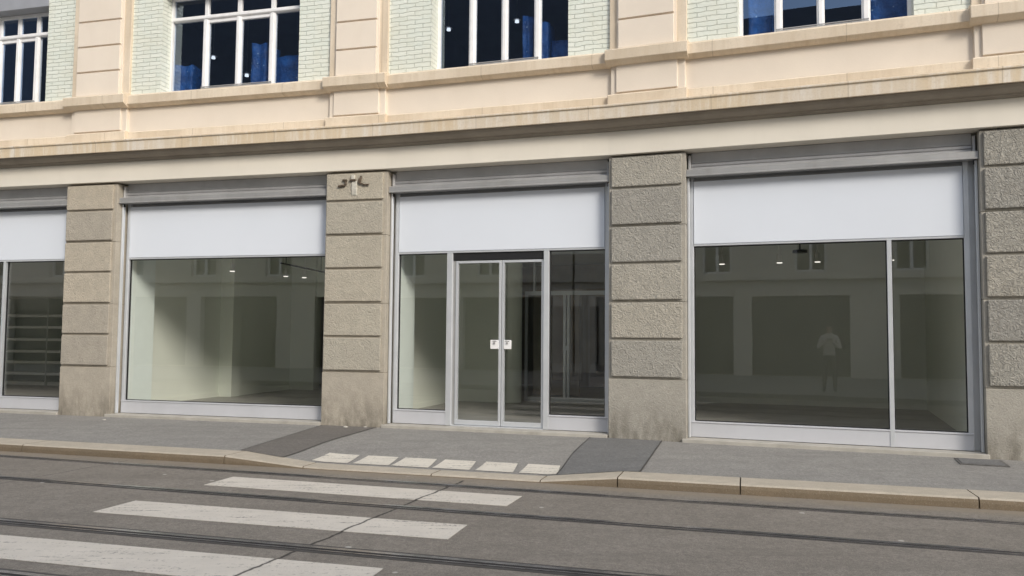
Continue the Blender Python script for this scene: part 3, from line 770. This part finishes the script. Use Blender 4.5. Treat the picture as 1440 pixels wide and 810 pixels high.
# kerb stones
mb = MB()
joints = [-14.5, -11.4, -8.3, -5.2, -2.5, .35, 3.247, 4.254, 5.772, 6.959, 7.748, 8.918, 10.945, 13.1, 15.6, 18.3]
for a, b_ in zip(joints[:-1], joints[1:]):
    n = 6; g_ = .006
    for i in range(n):
        ta = a+g_ + (b_-a-2*g_)*i/n; tb = a+g_ + (b_-a-2*g_)*(i+1)/n
        za, zb = kerbz(ta), kerbz(tb); r = .022
        def sec(t, z):
            z1 = RZ-.05
            return [K(t, -kw(t), z1), K(t, -kw(t), z), K(t, -r, z+.002), K(t, -.004, z-r*.6), K(t, .004, max(z-.045, z1+.01)), K(t, .004, z1)]
        sa, sb = sec(ta, za), sec(tb, zb)
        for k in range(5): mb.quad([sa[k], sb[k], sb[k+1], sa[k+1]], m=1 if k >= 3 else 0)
        if i == 0: mb.quad(sa, m=1)
        if i == n-1: mb.quad(list(reversed(sb)), m=1)
mb.quad([K(-14.5, -.28, -.113), K(18.3, -.28, -.113), K(18.3, -.03, -.115), K(-14.5, -.03, -.115)], m=1)
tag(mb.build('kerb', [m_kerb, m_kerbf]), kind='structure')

# painted crossing
def stripe(c, lab, grp, name, z=None, cat='road marking', n=1, m=m_paint):
    mb = MB()
    if z is not None:
        i = len(mb.v)
        top = [K(t, w, z) for t, w in c]; mb.quad(top, [(p.x, p.y) for p in top])
        for a_, b__ in ((0, 1), (1, 2), (2, 3), (3, 0)): mb.quad([top[a_], top[b__], top[b__]-Vector((0, 0, .0035)), top[a_]-Vector((0, 0, .0035))])
    else:
        (ta, wa), (tb, wb), (tc, wc), (td, wd) = c; nn = 6
        def P_(u, v):
            t = (1-v)*((1-u)*ta+u*tb) + v*((1-u)*td+u*tc); w = (1-v)*((1-u)*wa+u*wb) + v*((1-u)*wd+u*wc)
            return K(t, w, pavez(t, w)+.0065)
        for i in range(nn):
            for j in range(nn):
                q = [P_(i/nn, j/nn), P_((i+1)/nn, j/nn), P_((i+1)/nn, (j+1)/nn), P_(i/nn, (j+1)/nn)]; mb.quad(q, [(p.x, p.y) for p in q])
    return tag(mb.build(name, m), lab, cat, grp)
GC = 'white bars of the pedestrian crossing'
stripe([(3.855, .70), (6.975, .745), (6.965, 1.215), (3.865, 1.19)], 'crossing bar nearest the kerb, between the first two rails', GC, 'crossing_bar', RZ+.0045)
stripe([(3.785, 2.03), (6.875, 2.00), (6.89, 2.475), (3.785, 2.525)], 'middle crossing bar, between the two tram tracks', GC, 'crossing_bar', RZ+.0045)
stripe([(3.70, 3.36), (6.765, 3.30), (6.79, 3.81), (3.70, 3.86)], 'crossing bar nearest the viewer, cut off by the lower left corner', GC, 'crossing_bar', RZ+.0045)
stripe([(3.70, 4.66), (6.75, 4.62), (6.77, 5.12), (3.70, 5.17)], 'crossing bar beyond the lower edge of the picture', GC, 'crossing_bar', RZ+.0045)
m_paint2 = mat_asphalt('pavement paint', (.2, .195, .185), (.23, .22, .21), 0, mark=(.70, .66, .58))
DS = [(4.20, 4.585), (4.715, 5.09), (5.19, 5.57), (5.685, 6.05), (6.185, 6.545), (6.68, 7.035)]
ORD = ['leftmost', 'second', 'third', 'fourth', 'fifth', 'rightmost']
for (a, b_), q in zip(DS, ORD):
    stripe([(a-.065, -.83), (b_-.05, -.825), (b_+.02, -.37), (a-.05, -.375)], 'small white paving square at the dropped kerb, %s of the six%s' % (q, '' if q in ('leftmost', 'rightmost') else ' from the left'), 'small white squares along the dropped kerb', 'kerb_marking', cat='pavement marking', m=m_paint2)

# tram rails (grooved), set in the road
def rail(w0a, w0b, lab, tar=.05):
    """w at t=0 and t=12"""
    r = empty('tram_rail', K(6, (w0a+w0b)/2, RZ)); tag(r, lab, 'tram rail', 'grooved tram rails in the road'); bpy.context.view_layer.update()
    def strip(off0, off1, z0, z1):
        mb = MB(); T0, T1 = -38, 38
        def W_(t): return w0a + (w0b-w0a)*t/12
        p = [K(T0, W_(T0)+off0, z0), K(T0, W_(T0)+off1, z0), K(T1, W_(T1)+off1, z0), K(T1, W_(T1)+off0, z0)]
        q = [v+Vector((0, 0, z1-z0)) for v in p]
        mb.quad(q)
        for i in range(4): mb.quad([p[i], p[(i+1) % 4], q[(i+1) % 4], q[i]])
        return mb
    strip(-.049-tar, .049+tar, RZ-.01, RZ+.0022).build('tar_seam', m_tar, r)
    strip(-.048, -.002, RZ-.01, RZ+.0085).build('rail_head', m_steel, r)
    strip(-.002, .034, RZ-.01, RZ+.0035).build('groove', m_groove, r)
    strip(.034, .048, RZ-.01, RZ+.0075).build('lip', m_steel, r)
rail(.33, .56, 'tram rail nearest the kerb', .004)
rail(1.46, 1.62, 'second tram rail from the kerb', .02)
rail(3.02, 2.98, 'third tram rail from the kerb, the near one with tar seams', .045)
rail(4.12, 4.10, 'tram rail nearest the viewer, at the lower left corner', .045)

# pale scraps lying at the foot of the pillars
m_scrap = mat_plain('pale scrap', (.46, .44, .40), .8, var=.1, sc=30)
for (x, y, sz, lab) in ((-2.44, 12.17, .04, 'larger pale scrap on the pavement at the foot of the pillar with the cable stubs'), (-2.15, 12.19, .028, 'smaller pale scrap on the pavement by the door side of that same pillar foot'),
                        (-6.38, 12.93, .028, 'pale scrap on the pavement beside the leftmost pillar foot')):
    bm = bmesh.new(); bmesh.ops.create_icosphere(bm, subdivisions=2, radius=sz)
    for v in bm.verts:
        k = 1 + .35*noise.noise(v.co*30 + Vector((x, y, 0))); v.co = Vector((v.co.x*k, v.co.y*.8*k, abs(v.co.z)*.55*k))
    me = bpy.data.meshes.new('litter_scrap'); bm.to_mesh(me); bm.free(); me.materials.append(m_scrap)
    ob = bpy.data.objects.new('litter_scrap', me); COL.objects.link(ob); ob.location = (x, y, -.002); tag(ob, lab, 'litter', 'pale scraps at the pillar feet')

# utility cover on the pavement by the right pillar
uc = empty('utility_cover', K(11.7, -2.1, 0)); tag(uc, 'small rectangular metal cover in the pavement beside the rough right pillar', 'cover'); bpy.context.view_layer.update()
def tp(s_, o_, z): return M(s_, o_, z, C3)
q = MB(); q.box(13.30, 13.78, .09, .58, -.02, -.0005 , C3); q.build('frame', m_iron, uc)
q = MB(); q.box(13.33, 13.75, .12, .55, -.02, .004, C3); q.build('lid', m_patch, uc)

# ------------------------------------------------------------------ the far side of the street (seen mirrored in the glass)
FW = 7.1
mb = MB(); mb.quad([K(-40, FW, RZ), K(40, FW, RZ), K(40, FW, -.0), K(-40, FW, -.0)]); mb.quad([K(-40, FW, 0), K(40, FW, 0), K(40, FW+14, 0), K(-40, FW+14, 0)])
tag(mb.build('far_pavement', m_pave), kind='structure')
m_opp = mat_plain('opposite plaster', (.66, .62, .54), .85, var=.06, sc=1)
m_oppd = mat_plain('slate roof', (.055, .065, .085), .6, var=.2, sc=4)
m_oppg = mat_plain('dark far shop glass', (.035, .037, .035), .15, var=.1)
def opp(s0, s1, h_wall, h_roof, lab, colr=m_opp):
    b0 = empty('opposite_building', M((s0+s1)/2, 19.9, 0, C3)); tag(b0, lab, 'building', 'buildings across the street'); bpy.context.view_layer.update()
    O = 19.8
    def bx(q, a, b_, o0, o1, z0, z1): q.box(a, b_, o0, o1, z0, z1, C3)
    w = MB()
    cs = []; c = 13.48 - 8.9*8
    while c < s1 + 5:
        cs += [(c, .80), (c+4.43, .32)]; c += 8.9
    for c, h_ in cs:
        if c-h_ > s0 and c+h_ < s1: bx(w, c-h_, c+h_, O, O+.6, 0, 2.93)
    bx(w, s0, s0+.8, O, O+.6, 0, 2.93); bx(w, s1-.8, s1, O, O+.6, 0, 2.93)
    bx(w, s0, s1, O, O+.6, 2.931, 3.5); bx(w, s0, s1, O-.2, O+.6, 3.501, 3.62)
    ws = []; c = 11.4 - 3.3*20
    while c < s1:
        if c-.8 > s0 and c+.8 < s1: ws.append(c)
        c += 3.3
    zs = 3.621
    while zs < h_wall-1:
        z1 = min(zs+3.1, h_wall)
        bx(w, s0, s1, O, O+.6, zs, zs+.15); bx(w, s0, s1, O, O+.6, zs+2.0, z1)
        ed = [s0] + [v for c in ws for v in (c-.55, c+.55)] + [s1]
        for i in range(0, len(ed), 2): bx(w, ed[i], ed[i+1], O, O+.6, zs+.151, zs+1.999)
        zs = z1+.001
    bx(w, s0, s1, O+.6, O+9, 0, .05); bx(w, s0, s0+.2, O+.61, O+9, .06, h_wall); bx(w, s1-.2, s1, O+.61, O+9, .06, h_wall)
    w.build('wall', colr, b0)
    g_ = MB(); bx(g_, s0+.2, s1-.2, O+.35, O+.4, .05, h_wall-.2); g_.build('glazing', m_oppg, b0)
    r = MB(); r.sweep([(O-.25, h_wall+.002), (O+9, h_wall+.002), (O+7, h_roof), (O+1.6, h_roof)], s0, s1, C3); r.build('roof', m_oppd, b0)
    wf = MB(); zs = 3.621
    while zs < h_wall-1:
        for c in ws:
            for x0, x1 in ((c-.55, c-.46), (c+.46, c+.55), (c-.05, c+.05)): bx(wf, x0, x1, O+.2, O+.28, zs+.15, zs+2.0)
            bx(wf, c-.55, c+.55, O+.2, O+.28, zs+.15, zs+.24); bx(wf, c-.55, c+.55, O+.2, O+.28, zs+1.9, zs+2.0)
        zs += 3.101
    wf.build('window_frame', m_white, b0)
opp(5.0, 40.0, 9.9, 14.0, 'low pale building with a slate roof, across the street behind the viewer to the right')
opp(-36.0, 4.9, 9.9, 19.0, 'tall building with a high slate roof, across the street behind the viewer')

# ------------------------------------------------------------------ the photographer, mirrored in the right window
def person():
    me = bpy.data.meshes.new('person'); bm = bmesh.new(); sl = bm.verts.layers.skin.verify()
    # local frame: x right (of the figure facing +y), z up
    J = {'pel': (0, 0, .95, .15, .12), 'wa': (0, .0, 1.10, .14, .11), 'ch': (0, .0, 1.30, .17, .13), 'sh': (0, -.01, 1.42, .13, .10), 'ne': (0, .0, 1.50, .055, .055), 'nt': (0, .02, 1.56, .055, .055),
         'hd': (0, .035, 1.63, .085, .095), 'ht': (0, .03, 1.70, .07, .08)}
    E_ = [('pel', 'wa'), ('wa', 'ch'), ('ch', 'sh'), ('sh', 'ne'), ('ne', 'nt'), ('nt', 'hd'), ('hd', 'ht')]
    for sd, t in ((-1, 'l'), (1, 'r')):
        J.update({'hip'+t: (sd*.09, 0, .88, .09, .09), 'kn'+t: (sd*.12, .02, .50, .062, .065), 'an'+t: (sd*.13, -.02, .09, .045, .05), 'to'+t: (sd*.145, .13, .04, .042, .03),
                  'sa'+t: (sd*.17, -.01, 1.40, .065, .065), 'el'+t: (sd*.27, .0, 1.13, .052, .052), 'wr'+t: (sd*.10, .20, 1.27, .032, .032), 'pa'+t: (sd*.075, .25, 1.30, .036, .022)})
        E_ += [('pel', 'hip'+t), ('hip'+t, 'kn'+t), ('kn'+t, 'an'+t), ('an'+t, 'to'+t), ('sh', 'sa'+t), ('sa'+t, 'el'+t), ('el'+t, 'wr'+t), ('wr'+t, 'pa'+t)]
    V = {}
    for k, (x, y, z, rx, ry) in J.items():
        v = bm.verts.new((x, y, z)); v[sl].radius = (rx, ry); V[k] = v
        if k == 'pel': v[sl].use_root = True
    for a_, b__ in E_: bm.edges.new((V[a_], V[b__]))
    bm.to_mesh(me); bm.free()
    o = bpy.data.objects.new('person', me); COL.objects.link(o)
    o.modifiers.new('skin', 'SKIN'); sb = o.modifiers.new('sub', 'SUBSURF'); sb.levels = 2; sb.render_levels = 2
    return o
def person_mat():
    m, nt, b = newmat('clothing and skin'); g = G(nt); z = g.sep(g.coord())[2]
    c = g.ramp(g.math('DIVIDE', z, 2.0), [(0.0, (.03, .03, .035)), (.47, (.62, .60, .56)), (.755, (.45, .30, .22)), (.84, (.05, .035, .025))])
    for nd in nt.nodes:
        if nd.type == 'VALTORGB': nd.color_ramp.interpolation = 'CONSTANT'
    nt.links.new(c, b.inputs['Base Color']); b.inputs['Roughness'].default_value = .8; return m
pr = person(); pr.data.materials.append(person_mat())
tag(pr, 'person in pale jacket holding up a phone, mirrored in the right window', 'person')
rzp = math.radians(-21)
pr.location = (-.13, -.36, 0); pr.rotation_euler = (0, 0, rzp)
mk = mat_plain('skin', (.45, .30, .22), .6)
for sd in (-1, 1):
    for i in range(5):
        me = bpy.data.meshes.new('finger'); bm = bmesh.new(); sl = bm.verts.layers.skin.verify()
        L_ = (.075, .085, .082, .065)[i] if i < 4 else .06
        if i < 4:
            z = 1.335 - i*.022; pts = [(sd*.078, .255, z), (sd*.088, .285, z+.004), (sd*(.088-L_*.3), .300, z+.004), (sd*(.088-L_*.6), .302, z)]
        else:
            pts = [(sd*.072, .245, 1.275), (sd*.055, .262, 1.29), (sd*.03, .268, 1.305)]
        pv = None
        for k, p in enumerate(pts):
            v = bm.verts.new(p); v[sl].radius = (.010-.001*k, .010-.001*k)
            if k == 0: v[sl].use_root = True
            if pv: bm.edges.new((pv, v))
            pv = v
        bm.to_mesh(me); bm.free(); me.materials.append(mk)
        fo = bpy.data.objects.new('finger', me); COL.objects.link(fo); fo.parent = pr
        fo.modifiers.new('skin', 'SKIN'); q = fo.modifiers.new('s', 'SUBSURF'); q.levels = 1; q.render_levels = 1
hm = MB()
for p0, p1, r0, r1 in (((0, .115, 1.625), (0, .14, 1.60), .010, .016), ((-.095, .03, 1.60), (-.105, .03, 1.65), .014, .012), ((.095, .03, 1.60), (.105, .03, 1.65), .014, .012)):
    hm.tube(p0, p1, r0, r1, 8)
h = hm.build('nose_and_ears', mk); h.parent = pr
fm = MB()
for sd in (-1, 1): fm.tube((sd*.032, .118, 1.64), (sd*.032, .127, 1.64), .010, .008, 8)
fm.tube((-.022, .118, 1.575), (.022, .118, 1.575), .006, .006, 6)
h = fm.build('eyes_and_mouth', m_black); h.parent = pr
ph = MB(); ph.wbox(Vector((-.0, -.075, 1.35)), .15, .009, .075, rzp); ph.wbox(Vector((-.0, -.070, 1.35)), .03, .009, .03, rzp)
tag(ph.build('phone', m_black, bevel=.003), 'black phone held sideways in the hands of the mirrored person', 'phone')

# ------------------------------------------------------------------ light
w = bpy.data.worlds.new('World'); S.world = w; w.use_nodes = True; nt = w.node_tree; nt.nodes.clear(); g = G(nt)
SUN_EL, SUN_AZ = math.radians(28.5), math.radians(151)      # azimuth: compass direction of the sun, clockwise from +Y
out = g.n('ShaderNodeOutputWorld'); bg = g.n('ShaderNodeBackground')
sky = g.n('ShaderNodeTexSky', sky_type='NISHITA'); sky.sun_disc = False; sky.sun_elevation = SUN_EL; sky.sun_rotation = SUN_AZ
sky.air_density = 1.0; sky.dust_density = 1.2; sky.ozone_density = 1.0
co = g.coord('Generated')
mpn = g.n('ShaderNodeMapping'); mpn.inputs['Location'].default_value = (3.1, 1.7, .4); mpn.inputs['Scale'].default_value = (1, 1, 2.2); g.L(co, mpn.inputs[0])
cl = g.noise(mpn.outputs[0], 2.6, 7, .6, .3)
z = g.sep(co)[2]
cov = g.ramp(cl, [(.46, 0.0), (.61, .92)])
c = g.mix(cov, sky.outputs[0], (9.5, 9.0, 8.3))
g.L(c, bg.inputs[0]); bg.inputs[1].default_value = .13; g.L(bg.outputs[0], out.inputs[0])
sl = bpy.data.lights.new('sun', 'SUN'); sl.energy = 1.5; sl.angle = math.radians(15); sl.color = (1, .93, .82)
so = bpy.data.objects.new('sun', sl); COL.objects.link(so)
dv = Vector((math.sin(SUN_AZ)*math.cos(SUN_EL), math.cos(SUN_AZ)*math.cos(SUN_EL), math.sin(SUN_EL)))
so.rotation_euler = dv.to_track_quat('Z', 'Y').to_euler(); so.location = dv*30

# ------------------------------------------------------------------ camera
cam = bpy.data.cameras.new('camera'); cam.sensor_width = 36; cam.lens = 1150/1440*36; cam.clip_start = .05; cam.clip_end = 1500
co_ = bpy.data.objects.new('camera', cam); COL.objects.link(co_)
mtx = Matrix(((RR.x, UU.x, -WW.x, 0), (RR.y, UU.y, -WW.y, 0), (RR.z, UU.z, -WW.z, 1.35), (0, 0, 0, 1)))
co_.matrix_world = mtx; S.camera = co_
S.view_settings.view_transform = 'Standard'; S.view_settings.look = 'None'; S.view_settings.gamma = 1.0
S.view_settings.use_curve_mapping = False
S.view_settings.exposure = 0.75
S.render.engine = 'CYCLES'
S.cycles.max_bounces = 10; S.cycles.transparent_max_bounces = 16; S.cycles.diffuse_bounces = 8
